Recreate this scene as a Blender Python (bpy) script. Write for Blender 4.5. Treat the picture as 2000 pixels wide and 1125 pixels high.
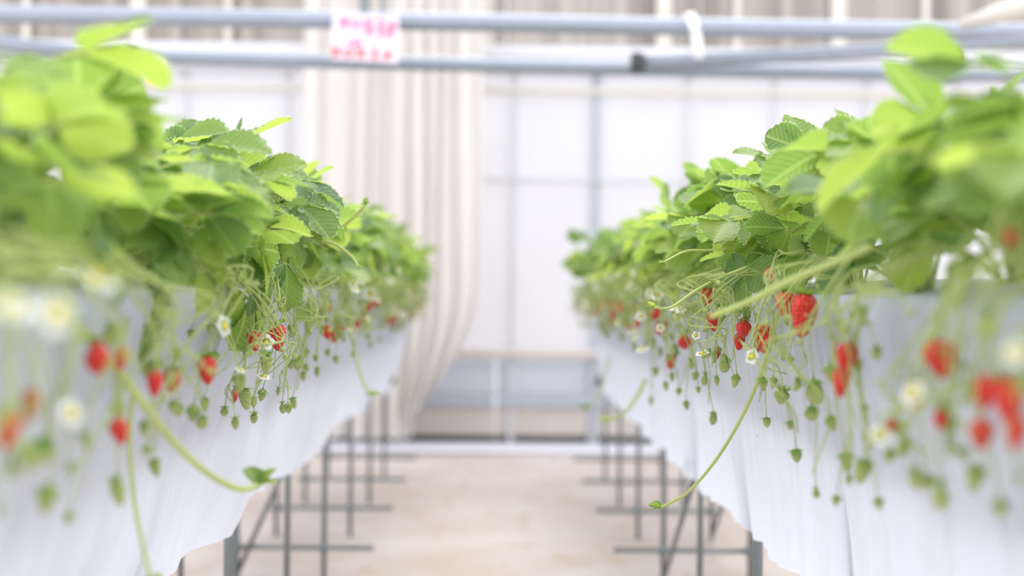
import bpy, math, random
from mathutils import Vector, Matrix, Euler, noise

for o in list(bpy.data.objects):
    bpy.data.objects.remove(o, do_unlink=True)
S = bpy.context.scene
COL = S.collection
R = math.radians
rnd = random.Random(7)

# ------------------------------------------------------------------ camera
EYE = 1.05                    # eye height, metres
FPX = 2760.0                  # focal length in pixels of the 2000x1125 frame
VPX, VPY = 970.0, 562.0       # where the rows vanish
ROLL = R(0.6)
YAW = -math.atan((1000 - VPX) / FPX)
cam = bpy.data.cameras.new('camera')
cam.sensor_width = 36.0
cam.lens = FPX / 2000 * 36
cam.clip_start = 0.05
cam.dof.use_dof = True
cam.dof.focus_distance = 2.55
cam.dof.aperture_fstop = 1.65
camo = bpy.data.objects.new('camera', cam)
COL.objects.link(camo)
camo.matrix_world = (Matrix.Translation((0, 0, EYE)) @ Matrix.Rotation(YAW, 4, 'Z')
                     @ Matrix.Rotation(R(90), 4, 'X') @ Matrix.Rotation(ROLL, 4, 'Z'))
S.camera = camo

# ------------------------------------------------------------------ daylight
W = bpy.data.worlds.new('world'); S.world = W
W.use_nodes = True
bg = W.node_tree.nodes['Background']
bg.inputs[0].default_value = (0.955, 0.965, 1.0, 1)     # bright diffused daylight of the greenhouse roof
bg.inputs[1].default_value = 1.38
sun = bpy.data.lights.new('sun', 'SUN')
sun.energy = 1.1
sun.angle = R(35)
sun.color = (1.0, 0.965, 0.90)
suno = bpy.data.objects.new('sun', sun)
COL.objects.link(suno)
suno.rotation_euler = Euler((R(-34), R(8), 0))            # high, from behind the end wall
S.view_settings.view_transform = 'Standard'
S.view_settings.look = 'None'
S.view_settings.gamma = 1.0
S.view_settings.use_curve_mapping = False
S.view_settings.exposure = 0.8

# ------------------------------------------------------------------ helpers
def at(px, py, Y=None, X=None):
    """the point in the room seen at a pixel of the photograph, at depth Y or lateral X"""
    dx, dy = px - 1000.0, py - 562.5
    ux, uy = dx + dy * ROLL, dy - dx * ROLL
    ux += 1000 - VPX
    uy += 562.5 - VPY
    if Y is None:
        Y = X / ux * FPX
    return Vector((ux / FPX * Y, Y, EYE - uy / FPX * Y))

class MB:
    def __init__(s):
        s.v = []; s.f = []; s.mi = []; s.uv = []
    def add(s, vs, fs, mi=0, uvs=None):
        o = len(s.v)
        s.v += [tuple(p) for p in vs]
        s.f += [tuple(i + o for i in f) for f in fs]
        s.mi += [mi] * len(fs)
        s.uv += list(uvs) if uvs else [(0.0, 0.0)] * len(vs)
    def box(s, a, b, mi=0):
        x0, y0, z0 = a; x1, y1, z1 = b
        s.add([(x0,y0,z0),(x1,y0,z0),(x1,y1,z0),(x0,y1,z0),(x0,y0,z1),(x1,y0,z1),(x1,y1,z1),(x0,y1,z1)],
              [(0,3,2,1),(4,5,6,7),(0,1,5,4),(1,2,6,5),(2,3,7,6),(3,0,4,7)], mi)
    def tube(s, pts, r, n=8, mi=0, cap=True):
        pts = [Vector(p) for p in pts]
        m = len(pts)
        rr = r if isinstance(r, (list, tuple)) else [r] * m
        t0 = (pts[1] - pts[0]).normalized()
        up = Vector((0, 0, 1)) if abs(t0.z) < 0.9 else Vector((1, 0, 0))
        nx = t0.cross(up).normalized()
        vs = []; fs = []; uvs = []
        for i, p in enumerate(pts):
            t = (pts[min(i + 1, m - 1)] - pts[max(i - 1, 0)])
            if t.length < 1e-9: t = t0
            t.normalize()
            nx = (nx - t * nx.dot(t))
            if nx.length < 1e-6: nx = t.orthogonal()
            nx.normalize()
            ny = t.cross(nx)
            for k in range(n):
                a = 2 * math.pi * k / n
                vs.append(p + (nx * math.cos(a) + ny * math.sin(a)) * rr[i])
                uvs.append((i / max(1, m - 1), k / n))
        for i in range(m - 1):
            for k in range(n):
                k2 = (k + 1) % n
                fs.append((i*n+k, i*n+k2, (i+1)*n+k2, (i+1)*n+k))
        if cap:
            fs.append(tuple(reversed(range(n))))
            fs.append(tuple((m-1)*n + k for k in range(n)))
        s.add(vs, fs, mi, uvs)
    def merge(s, other, M=None, mi=None):
        vs = [M @ Vector(p) for p in other.v] if M else other.v
        o = len(s.v)
        s.v += [tuple(p) for p in vs]
        s.f += [tuple(i + o for i in f) for f in other.f]
        s.mi += other.mi if mi is None else [mi] * len(other.f)
        s.uv += other.uv
    def mesh(s, name, mats, smooth=True):
        me = bpy.data.meshes.new(name)
        me.from_pydata(s.v, [], s.f)
        for m in (mats if isinstance(mats, (list, tuple)) else [mats]):
            me.materials.append(m)
        me.polygons.foreach_set('material_index', s.mi)
        me.polygons.foreach_set('use_smooth', [smooth] * len(s.f))
        ul = me.uv_layers.new(name='UVMap')
        li = [0] * len(me.loops)
        me.loops.foreach_get('vertex_index', li)
        flat = []
        for i in li: flat += s.uv[i]
        ul.data.foreach_set('uv', flat)
        me.update()
        return me

def obj(name, me, parent=None, M=None):
    o = bpy.data.objects.new(name, me)
    COL.objects.link(o)
    if parent: o.parent = parent
    if M is not None: o.matrix_local = M
    return o
def empty(name, loc):
    o = bpy.data.objects.new(name, None)
    o.empty_display_size = 0.05
    COL.objects.link(o)
    o.location = loc
    return o
def tag(o, label=None, cat=None, group=None, kind=None):
    if label: o['label'] = label
    if cat: o['category'] = cat
    if group: o['group'] = group
    if kind: o['kind'] = kind
    return o
def bez(a, b, c, n=10):
    a, b, c = Vector(a), Vector(b), Vector(c)
    return [a*(1-t)**2 + b*2*t*(1-t) + c*t*t for t in [i/n for i in range(n+1)]]
def spline(P, n=6):
    """Catmull-Rom through the points"""
    P = [Vector(p) for p in P]
    Q = [P[0]*2 - P[1]] + P + [P[-1]*2 - P[-2]]
    out = []
    for i in range(1, len(Q) - 2):
        p0, p1, p2, p3 = Q[i-1], Q[i], Q[i+1], Q[i+2]
        for k in range(n):
            t = k / n
            out.append(0.5*((2*p1) + (p2-p0)*t + (2*p0-5*p1+4*p2-p3)*t*t + (3*p1-p0-3*p2+p3)*t**3))
    out.append(P[-1])
    return out

# ------------------------------------------------------------------ materials
def mat(name):
    m = bpy.data.materials.new(name); m.use_nodes = True
    nt = m.node_tree
    b = nt.nodes['Principled BSDF']
    return m, nt, b
def N(nt, t, **kw):
    n = nt.nodes.new(t)
    for k, v in kw.items(): setattr(n, k, v)
    return n
def plain(name, col, rough=0.6, metal=0.0, nscale=0, namt=0.12, bump=0.0, trans=0.0, tcol=None):
    m, nt, b = mat(name)
    L = nt.links
    b.inputs['Roughness'].default_value = rough
    b.inputs['Metallic'].default_value = metal
    b.inputs['Base Color'].default_value = (*col, 1)
    if nscale:
        tc = N(nt, 'ShaderNodeTexCoord')
        no = N(nt, 'ShaderNodeTexNoise'); no.inputs['Scale'].default_value = nscale; no.inputs['Detail'].default_value = 5
        L.new(tc.outputs['Object'], no.inputs['Vector'])
        mx = N(nt, 'ShaderNodeMixRGB'); mx.blend_type = 'MIX'
        mx.inputs[1].default_value = (*[c*(1-namt) for c in col], 1)
        mx.inputs[2].default_value = (*[min(1, c*(1+namt)) for c in col], 1)
        L.new(no.outputs[0], mx.inputs[0]); L.new(mx.outputs[0], b.inputs['Base Color'])
        if bump:
            bp = N(nt, 'ShaderNodeBump'); bp.inputs['Strength'].default_value = bump; bp.inputs['Distance'].default_value = 0.01
            L.new(no.outputs[0], bp.inputs['Height']); L.new(bp.outputs[0], b.inputs['Normal'])
    if trans:
        tr = N(nt, 'ShaderNodeBsdfTranslucent'); tr.inputs[0].default_value = (*(tcol or col), 1)
        ms = N(nt, 'ShaderNodeMixShader'); ms.inputs[0].default_value = trans
        L.new(b.outputs[0], ms.inputs[1]); L.new(tr.outputs[0], ms.inputs[2])
        L.new(ms.outputs[0], nt.nodes['Material Output'].inputs[0])
    return m

def leaf_material(name, c_lo, c_hi, t_lo, t_hi):
    m, nt, b = mat(name); L = nt.links
    oi = N(nt, 'ShaderNodeObjectInfo')
    uv = N(nt, 'ShaderNodeUVMap')
    sx = N(nt, 'ShaderNodeSeparateXYZ'); L.new(uv.outputs[0], sx.inputs[0])
    # side veins: stripes of (u - 0.55|v|), thin midrib at v = 0
    ab = N(nt, 'ShaderNodeMath', operation='ABSOLUTE'); L.new(sx.outputs[1], ab.inputs[0])
    k = N(nt, 'ShaderNodeMath', operation='MULTIPLY'); L.new(ab.outputs[0], k.inputs[0]); k.inputs[1].default_value = 0.62
    d = N(nt, 'ShaderNodeMath', operation='SUBTRACT'); L.new(sx.outputs[0], d.inputs[0]); L.new(k.outputs[0], d.inputs[1])
    f = N(nt, 'ShaderNodeMath', operation='MULTIPLY'); L.new(d.outputs[0], f.inputs[0]); f.inputs[1].default_value = 9.0
    fr = N(nt, 'ShaderNodeMath', operation='PINGPONG'); L.new(f.outputs[0], fr.inputs[0]); fr.inputs[1].default_value = 0.5
    v1 = N(nt, 'ShaderNodeMapRange'); L.new(fr.outputs[0], v1.inputs[0])
    v1.inputs[1].default_value = 0.0; v1.inputs[2].default_value = 0.10; v1.inputs[3].default_value = 1; v1.inputs[4].default_value = 0
    v2 = N(nt, 'ShaderNodeMapRange'); L.new(ab.outputs[0], v2.inputs[0])
    v2.inputs[1].default_value = 0.012; v2.inputs[2].default_value = 0.04; v2.inputs[3].default_value = 1; v2.inputs[4].default_value = 0
    vm = N(nt, 'ShaderNodeMath', operation='MAXIMUM'); L.new(v1.outputs[0], vm.inputs[0]); L.new(v2.outputs[0], vm.inputs[1])
    vs = N(nt, 'ShaderNodeMath', operation='MULTIPLY'); L.new(vm.outputs[0], vs.inputs[0]); vs.inputs[1].default_value = 0.55
    em = N(nt, 'ShaderNodeMapRange'); L.new(ab.outputs[0], em.inputs[0])
    em.inputs[1].default_value = 0.9; em.inputs[2].default_value = 1.3; em.inputs[3].default_value = 0; em.inputs[4].default_value = 0.75
    def col(lo, hi, vein):
        a = N(nt, 'ShaderNodeMixRGB'); a.inputs[1].default_value = (*lo, 1); a.inputs[2].default_value = (*hi, 1)
        L.new(oi.outputs['Random'], a.inputs[0])
        c = N(nt, 'ShaderNodeMixRGB'); L.new(vs.outputs[0], c.inputs[0]); L.new(a.outputs[0], c.inputs[1]); c.inputs[2].default_value = (*vein, 1)
        e_ = N(nt, 'ShaderNodeMixRGB'); L.new(em.outputs[0], e_.inputs[0]); L.new(c.outputs[0], e_.inputs[1]); e_.inputs[2].default_value = (0.72, 0.82, 0.55, 1)
        return e_
    ca = col(c_lo, c_hi, (0.34, 0.46, 0.16)); cb = col(t_lo, t_hi, (0.66, 0.80, 0.26))
    L.new(ca.outputs[0], b.inputs['Base Color'])
    b.inputs['Roughness'].default_value = 0.42
    b.inputs['Specular IOR Level'].default_value = 0.5
    bp = N(nt, 'ShaderNodeBump'); bp.inputs['Strength'].default_value = 0.35; bp.inputs['Distance'].default_value = 0.0015
    L.new(fr.outputs[0], bp.inputs['Height']); L.new(bp.outputs[0], b.inputs['Normal'])
    tr = N(nt, 'ShaderNodeBsdfTranslucent'); L.new(cb.outputs[0], tr.inputs[0])
    ms = N(nt, 'ShaderNodeMixShader'); ms.inputs[0].default_value = 0.55
    L.new(b.outputs[0], ms.inputs[1]); L.new(tr.outputs[0], ms.inputs[2])
    L.new(ms.outputs[0], nt.nodes['Material Output'].inputs[0])
    return m

def berry_material(name, c_top, c_tip, seed, split=0.5):
    """flesh from shoulder to tip colour, little seeds sitting in pits"""
    m, nt, b = mat(name); L = nt.links
    tc = N(nt, 'ShaderNodeTexCoord')
    vo = N(nt, 'ShaderNodeTexVoronoi'); vo.inputs['Scale'].default_value = 9.5; vo.inputs['Randomness'].default_value = 0.45
    L.new(tc.outputs['Object'], vo.inputs['Vector'])
    mr = N(nt, 'ShaderNodeMapRange'); L.new(vo.outputs['Distance'], mr.inputs[0])
    mr.inputs[1].default_value = 0.10; mr.inputs[2].default_value = 0.2; mr.inputs[3].default_value = 1; mr.inputs[4].default_value = 0
    sx = N(nt, 'ShaderNodeSeparateXYZ'); L.new(tc.outputs['Object'], sx.inputs[0])
    gr = N(nt, 'ShaderNodeMapRange'); L.new(sx.outputs[2], gr.inputs[0])
    gr.inputs[1].default_value = -split - 0.25; gr.inputs[2].default_value = -split + 0.25; gr.inputs[3].default_value = 1; gr.inputs[4].default_value = 0
    c = N(nt, 'ShaderNodeMixRGB'); L.new(gr.outputs[0], c.inputs[0]); c.inputs[1].default_value = (*c_top, 1); c.inputs[2].default_value = (*c_tip, 1)
    e = N(nt, 'ShaderNodeMixRGB'); L.new(mr.outputs[0], e.inputs[0]); L.new(c.outputs[0], e.inputs[1]); e.inputs[2].default_value = (*seed, 1)
    L.new(e.outputs[0], b.inputs['Base Color'])
    b.inputs['Roughness'].default_value = 0.33
    b.inputs['Subsurface Weight'].default_value = 0.0
    bp = N(nt, 'ShaderNodeBump'); bp.inputs['Strength'].default_value = 0.6; bp.inputs['Distance'].default_value = 0.04
    L.new(vo.outputs['Distance'], bp.inputs['Height']); L.new(bp.outputs[0], b.inputs['Normal'])
    return m

M = {}
M['leaf'] = leaf_material('leaf_green', (0.055, 0.135, 0.05), (0.20, 0.32, 0.065), (0.23, 0.40, 0.065), (0.54, 0.70, 0.10))
M['stalk'] = plain('stalk_green', (0.50, 0.57, 0.22), 0.5, 0, 40, 0.2, 0, 0.35, (0.60, 0.72, 0.22))
M['runner'] = plain('runner_pale_green', (0.52, 0.60, 0.22), 0.45, 0, 12, 0.15, 0, 0.3, (0.72, 0.78, 0.32))
M['calyx'] = plain('calyx_green', (0.17, 0.32, 0.06), 0.55, 0, 60, 0.2, 0, 0.4, (0.36, 0.56, 0.08))
M['berry_red'] = berry_material('berry_red', (0.80, 0.035, 0.022), (0.74, 0.022, 0.018), (0.85, 0.34, 0.10))
M['berry_turning'] = berry_material('berry_turning', (0.72, 0.42, 0.20), (0.66, 0.05, 0.02), (0.75, 0.50, 0.15), 0.35)
M['berry_green'] = berry_material('berry_green', (0.38, 0.49, 0.13), (0.50, 0.57, 0.20), (0.32, 0.39, 0.08))
M['petal'] = plain('petal_white', (0.86, 0.86, 0.84), 0.6, 0, 0, 0, 0, 0.4, (0.9, 0.9, 0.86))
M['pollen'] = plain('flower_yellow', (0.80, 0.62, 0.05), 0.7, 0, 200, 0.25)
M['steel'] = plain('galvanised_pipe', (0.19, 0.215, 0.225), 0.42, 0.35, 30, 0.12)
M['beam'] = plain('roof_tie_pipe', (0.29, 0.325, 0.395), 0.42, 0.25, 18, 0.10)
M['soil'] = plain('growing_medium', (0.06, 0.045, 0.03), 0.95, 0, 60, 0.5, 0.4)

def film_material(name, col, tcol, t, wr):
    m, nt, b = mat(name); L = nt.links
    tc = N(nt, 'ShaderNodeTexCoord'); mp = N(nt, 'ShaderNodeMapping'); mp.inputs['Scale'].default_value = (6, 34, 2.2)
    L.new(tc.outputs['Object'], mp.inputs[0])
    no = N(nt, 'ShaderNodeTexNoise'); no.inputs['Scale'].default_value = 1.0; no.inputs['Detail'].default_value = 4; no.inputs['Distortion'].default_value = 0.6
    L.new(mp.outputs[0], no.inputs[0])
    bp = N(nt, 'ShaderNodeBump'); bp.inputs['Strength'].default_value = wr; bp.inputs['Distance'].default_value = 0.012
    L.new(no.outputs[0], bp.inputs['Height']); L.new(bp.outputs[0], b.inputs['Normal'])
    b.inputs['Base Color'].default_value = (*col, 1); b.inputs['Roughness'].default_value = 0.3
    tr = N(nt, 'ShaderNodeBsdfTranslucent'); tr.inputs[0].default_value = (*tcol, 1)
    ms = N(nt, 'ShaderNodeMixShader'); ms.inputs[0].default_value = t
    L.new(b.outputs[0], ms.inputs[1]); L.new(tr.outputs[0], ms.inputs[2])
    L.new(ms.outputs[0], nt.nodes['Material Output'].inputs[0])
    return m
M['film'] = film_material('bench_film', (0.79, 0.855, 0.99), (0.84, 0.90, 1.0), 0.45, 0.7)
M['wall_film'] = film_material('wall_film', (0.455, 0.452, 0.475), (0.50, 0.497, 0.52), 0.5, 0.3)
M['curtain'] = plain('cream_curtain', (0.81, 0.78, 0.75), 0.8, 0, 3, 0.05, 0, 0.45, (0.90, 0.87, 0.84))

def slat_material():
    m, nt, b = mat('weathered_slat'); L = nt.links
    oi = N(nt, 'ShaderNodeObjectInfo')
    cr = N(nt, 'ShaderNodeValToRGB')
    cr.color_ramp.elements[0].color = (0.23, 0.205, 0.185, 1); cr.color_ramp.elements[1].color = (0.40, 0.365, 0.33, 1)
    L.new(oi.outputs['Random'], cr.inputs[0]); L.new(cr.outputs[0], b.inputs['Base Color'])
    b.inputs['Roughness'].default_value = 0.8
    return m
M['slat'] = slat_material()
M['post_cream'] = plain('cream_post', (0.60, 0.57, 0.515), 0.6, 0, 6, 0.06)
M['post_grey'] = plain('grey_post', (0.52, 0.52, 0.545), 0.5, 0.1, 6, 0.08)
M['white'] = plain('white_plastic', (0.86, 0.86, 0.89), 0.5, 0, 5, 0.04)
M['roll'] = plain('rolled_film', (0.60, 0.60, 0.65), 0.5, 0, 5, 0.05)
M['bluegrey'] = plain('blue_grey_sheet', (0.36, 0.39, 0.44), 0.55, 0, 4, 0.1)
M['palesheet'] = plain('pale_blue_sheet', (0.56, 0.59, 0.64), 0.5, 0, 2.5, 0.12, 0, 0.3, (0.6, 0.64, 0.7))
M['beige'] = plain('beige_board', (0.50, 0.455, 0.42), 0.8, 0, 4, 0.1)
M['dark'] = plain('dark_rubber_and_shadow', (0.06, 0.065, 0.07), 0.7, 0, 20, 0.2)
M['sign'] = plain('sign_white', (0.70, 0.62, 0.70), 0.5, 0, 8, 0.03)
M['sign_pink'] = plain('sign_pink', (0.78, 0.24, 0.48), 0.5, 0, 30, 0.1)
M['sign_red'] = plain('sign_red', (0.78, 0.14, 0.14), 0.5, 0, 30, 0.1)
M['orange'] = plain('orange_tag', (0.80, 0.50, 0.24), 0.6, 0, 10, 0.1)

def floor_material():
    m, nt, b = mat('ground_sheet'); L = nt.links
    tc = N(nt, 'ShaderNodeTexCoord')
    n1 = N(nt, 'ShaderNodeTexNoise'); n1.inputs['Scale'].default_value = 1.6; n1.inputs['Detail'].default_value = 6; n1.inputs['Roughness'].default_value = 0.6
    n2 = N(nt, 'ShaderNodeTexNoise'); n2.inputs['Scale'].default_value = 4.5; n2.inputs['Detail'].default_value = 4
    mp = N(nt, 'ShaderNodeMapping'); mp.inputs['Scale'].default_value = (2.2, 0.8, 1); mp.inputs['Location'].default_value = (3.1, 0.4, 0)
    L.new(tc.outputs['Object'], mp.inputs[0]); L.new(tc.outputs['Object'], n1.inputs[0]); L.new(mp.outputs[0], n2.inputs[0])
    r1 = N(nt, 'ShaderNodeValToRGB')
    r1.color_ramp.elements[0].position = 0.32; r1.color_ramp.elements[0].color = (0.44, 0.36, 0.31, 1)
    r1.color_ramp.elements[1].position = 0.62; r1.color_ramp.elements[1].color = (0.53, 0.465, 0.435, 1)
    L.new(n1.outputs[0], r1.inputs[0])
    r2 = N(nt, 'ShaderNodeMapRange'); L.new(n2.outputs[0], r2.inputs[0])
    r2.inputs[1].default_value = 0.57; r2.inputs[2].default_value = 0.70; r2.inputs[3].default_value = 0; r2.inputs[4].default_value = 0.7
    mx = N(nt, 'ShaderNodeMixRGB'); L.new(r2.outputs[0], mx.inputs[0]); L.new(r1.outputs[0], mx.inputs[1]); mx.inputs[2].default_value = (0.42, 0.30, 0.21, 1)
    L.new(mx.outputs[0], b.inputs['Base Color'])
    b.inputs['Roughness'].default_value = 0.7
    bp = N(nt, 'ShaderNodeBump'); bp.inputs['Strength'].default_value = 0.25; bp.inputs['Distance'].default_value = 0.02
    L.new(n1.outputs[0], bp.inputs['Height']); L.new(bp.outputs[0], b.inputs['Normal'])
    return m
M['floor'] = floor_material()

# ------------------------------------------------------------------ the greenhouse
ZB = 9.55                                   # end wall
def wx(px): return at(px, 562, ZB).x
def wz(py): return at(970, py, ZB).z

g = MB()
nx_, ny_ = 60, 60
vs = []
for j in range(ny_ + 1):
    for i in range(nx_ + 1):
        x = -7 + 14 * i / nx_; y = -3 + 15 * j / ny_
        vs.append((x, y, 0.006 * noise.noise(Vector((x * 1.3, y * 1.3, 0))) - 0.004))
g.add(vs, [(j*(nx_+1)+i, j*(nx_+1)+i+1, (j+1)*(nx_+1)+i+1, (j+1)*(nx_+1)+i) for j in range(ny_) for i in range(nx_)])
tag(obj('floor', g.mesh('floor', M['floor'])), 'pinkish beige ground sheet with brown stains along the aisle', 'floor', kind='structure')

# white strip in front of the end wall
g = MB()
pts = 40
vs = []; fs = []
for i in range(pts + 1):
    x = -3 + 6 * i / pts
    w = 0.012 * noise.noise(Vector((x * 2, 3, 0)))
    for (y, z) in ((8.95 + w, 0.008), (8.98 + w, 0.03), (9.3 + w, 0.032), (9.34 + w, 0.008)):
        vs.append((x, y, z))
for i in range(pts):
    for k in range(3):
        a = i * 4 + k
        fs.append((a, a + 4, a + 5, a + 1))
g.add(vs, fs)
tag(obj('ground_strip', g.mesh('ground_strip', M['roll'])), 'white plastic strip lying across the floor before the end wall', 'plastic strip')

# end wall: film panes between posts
wall = empty('wall_back', (0, ZB, 0))
tag(wall, 'pale translucent film end wall of the greenhouse', 'wall', kind='structure')
post_px = [-520, -290, -60, 170, 360, 560, 790, 1000, 1160, 1340, 1510, 1690, 1870, 2060, 2260, 2460]
post_x = [wx(p) for p in post_px]
z_bot, z_top = wz(686), wz(120)
zmid = wz(352)
for i in range(len(post_x) - 1):
    for (za, zb) in ((z_bot, zmid), (zmid, z_top)):
        x0, x1 = post_x[i], post_x[i + 1]
        g = MB(); n = 10; vs = []
        sd = rnd.random() * 50
        for a in range(n + 1):
            for c in range(n + 1):
                u, v = a / n, c / n
                bulge = 0.03 * math.sin(math.pi * u) * math.sin(math.pi * v) * noise.noise(Vector((u * 2 + sd, v * 2, 0))) * 2
                vs.append((x0 + (x1 - x0) * u, 0.0 - bulge, za + (zb - za) * v))
        g.add(vs, [(a*(n+1)+c, (a+1)*(n+1)+c, (a+1)*(n+1)+c+1, a*(n+1)+c+1) for a in range(n) for c in range(n)])
        obj('film_panel', g.mesh('film_panel', M['wall_film']), wall)
for i, (p, x) in enumerate(zip(post_px, post_x)):
    w = 0.032 if p == 1160 else 0.018
    g = MB(); g.box((x - w, -0.05, 0.0), (x + w, -0.012, wz(100)))
    obj('post', g.mesh('post', M['bluegrey'] if p == 1160 else M['post_grey'], False), wall)
for (py, h, m_) in ((352, 0.012, 'post_grey'), (690, 0.03, 'beige'), (178, 0.022, 'post_cream')):
    z = wz(py)
    g = MB(); g.tube([(-6, -0.06, z), (6, -0.06, z)], h, 10)
    obj('rail', g.mesh('rail', M[m_]), wall)
# lower skirt: pale blue sheet, blue-grey band, beige board, dark beam plus painted shadow
for (ya, yb, m_, off) in ((700, 770, 'palesheet', 0.0), (768, 792, 'bluegrey', -0.05), (790, 848, 'beige', -0.02), (848, 866, 'dark', 0.0)):
    z1, z0 = wz(ya), max(0.0, wz(yb))
    xs = [-6 + 12 * k / 8 for k in range(9)]
    for k in range(8):
        g = MB(); g.box((xs[k] + 0.002, off - 0.015, z0), (xs[k + 1] - 0.002, off + 0.015, z1))
        obj('skirt_board_and_shadow', g.mesh('skirt_board_and_shadow', M[m_], False), wall)
# slats above the film
sm = []
for w in (0.070, 0.058, 0.085):
    g = MB(); g.box((-w / 2, -0.012, 0), (w / 2, 0.012, 1.25))
    sm.append((w, g.mesh('slat', M['slat'], False)))
x = -5.6
zs = wz(92)
while x < 5.8:
    w, me = rnd.choice(sm)
    obj('slat', me, wall, Matrix.Translation((x + w / 2, rnd.uniform(-0.01, 0.01), zs)))
    x += w + 0.004
for p in (55, 270, 445, 940, 1290, 1432, 1630, 1800):
    xx = wx(p); w = 0.05 if p in (270, 1290, 1630, 940) else 0.022
    g = MB(); g.box((xx - w, -0.07, wz(125)), (xx + w, -0.03, zs + 1.25))
    obj('upper_post', g.mesh('upper_post', M['post_cream'], False), wall)
g = MB()
g.tube([(-6, -0.08, wz(108)), (6, -0.08, wz(108))], 0.055, 14)
obj('film_roll', g.mesh('film_roll', M['roll']), wall)
g = MB(); g.tube([(-6, -0.09, wz(140)), (6, -0.09, wz(140))], 0.03, 12)
obj('rail', g.mesh('rail', M['post_grey']), wall)

# cream curtain gathered over the doorway
cur = empty('curtain', (0, 9.15, 0))
tag(cur, 'tall cream curtain hanging in folds at the end of the aisle', 'curtain')
def curtain_panel(pxa, pxb, py_bot, sweep, sd, depth):
    ZC = 9.15
    xa, xb = at(pxa, 300, ZC).x, at(pxb, 300, ZC).x
    zt = 3.7
    g = MB(); n, m = 70, 24; vs = []
    for j in range(m + 1):
        v = j / m
        for i in range(n + 1):
            u = i / n
            zb = at(900, py_bot + (0 if not sweep else -55 * u ** 1.5), ZC).z
            z = zt + (zb - zt) * v
            x_ = xa + (xb - xa) * u
            if sweep:
                q = max(0.0, (v - 0.78) / 0.22)
                x_ += (-0.34 * u) * q ** 1.8 + 0.05 * u * max(0.0, v - 0.3)
            fold = 0.055 * math.sin(u * 34 + sd + 0.9 * math.sin(u * 9 + sd)) + 0.02 * math.sin(u * 71 + sd * 3 + v)
            vs.append((x_ + 0.01 * math.sin(v * 6 + u * 12), -depth + fold * (0.6 + 0.6 * v), z))
    g.add(vs, [(j*(n+1)+i, j*(n+1)+i+1, (j+1)*(n+1)+i+1, (j+1)*(n+1)+i) for j in range(m) for i in range(n)])
    obj('curtain_panel', g.mesh('curtain_panel', M['curtain']), cur)
curtain_panel(588, 812, 856, False, 0.4, 0.0)
curtain_panel(770, 938, 826, True, 2.1, 0.10)

# roof ties: galvanised pipes that cross above the benches
def beam(name, P, r, label, cat='pipe', m_='beam'):
    b = empty(name, tuple(P[0]))
    g = MB(); o = Vector(P[0])
    g.tube([Vector(p) - o for p in P], r, 14)
    obj('pipe', g.mesh('pipe', M[m_]), b)
    tag(b, label, cat)
    return b
ZP = 6.3
b1 = beam('tie_pipe', [at(-700, 24, ZP), at(-100, 28, ZP), at(600, 38, ZP), at(1000, 45, ZP), at(1500, 54, ZP), at(2100, 62, ZP), at(2700, 70, ZP)], 0.040,
          'upper galvanised pipe crossing the greenhouse with the pink sign on it')
b2 = beam('tie_pipe', [at(-700, 98, 6.6), at(300, 112, 6.6), at(900, 126, 6.6), at(1500, 138, 6.6), at(2100, 147, 6.6), at(2700, 155, 6.6)], 0.034,
          'lower galvanised pipe crossing the greenhouse below the pink sign')
b3 = beam('tie_pipe', [at(1240, 124, 6.42), at(1700, 98, 6.35), at(2000, 74, 6.3), at(2500, 36, 6.2)], 0.034,
          'galvanised brace pipe rising to the right from a dark clamp')
b4 = beam('tie_pipe', [at(258, 114, 6.42), at(30, 88, 6.35), at(-350, 40, 6.2)], 0.034,
          'galvanised brace pipe rising to the left from a dark clamp')
def collar(px, py, Y, r, parent):
    g = MB(); p = at(px, py, Y)
    g.tube([p - parent.location - Vector((0.028, 0, 0)), p - parent.location - Vector((0.01, 0, 0)), p - parent.location + Vector((0.028, 0, 0))], [r, r * 1.12, r], 14)
    obj('clamp', g.mesh('clamp', M['dark']), parent)
collar(1245, 121, 6.42, 0.044, b3); collar(258, 112, 6.42, 0.044, b4); collar(1862, 106, 6.38, 0.044, b3)
# pale roof member in the top right corner
g = MB()
P = [at(1880, 46, 5.9), at(1960, 22, 5.8), at(2120, -18, 5.6), at(2400, -90, 5.4)]
g.tube(P, [0.02, 0.042, 0.048, 0.048], 12)
tag(obj('curtain_roll', g.mesh('curtain_roll', M['post_cream'])), 'pale rolled sheet slanting up in the top right corner', 'rolled sheet')

# notice hanging from the upper pipe
sg = empty('sign', at(715, 120, 6.2))
tag(sg, 'white hanging notice with pink and red blurred writing', 'sign')
so = sg.location
def sp(px, py, dy=0.0): return at(px, py, 6.2 + dy) - so
g = MB()
c4 = [sp(650, 24), sp(780, 32), sp(778, 124), sp(648, 116)]
c4b = [p + Vector((0, 0.012, 0)) for p in c4]
g.add(c4 + c4b, [(0, 1, 2, 3), (7, 6, 5, 4), (0, 4, 5, 1), (1, 5, 6, 2), (2, 6, 7, 3), (3, 7, 4, 0)])
obj('board', g.mesh('board', M['sign'], False), sg)
def stroke(pa, pb, w, m_):
    a, b = sp(*pa, -0.004), sp(*pb, -0.004)
    d = (b - a).normalized(); nrm = Vector((-d.z, 0, d.x)) * w
    g = MB(); t = Vector((0, -0.003, 0))
    q = [a - nrm, a + nrm, b + nrm, b - nrm]
    g.add(q + [p + t for p in q], [(0, 1, 2, 3), (7, 6, 5, 4), (0, 4, 5, 1), (1, 5, 6, 2), (2, 6, 7, 3), (3, 7, 4, 0)])
    return g
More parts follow.
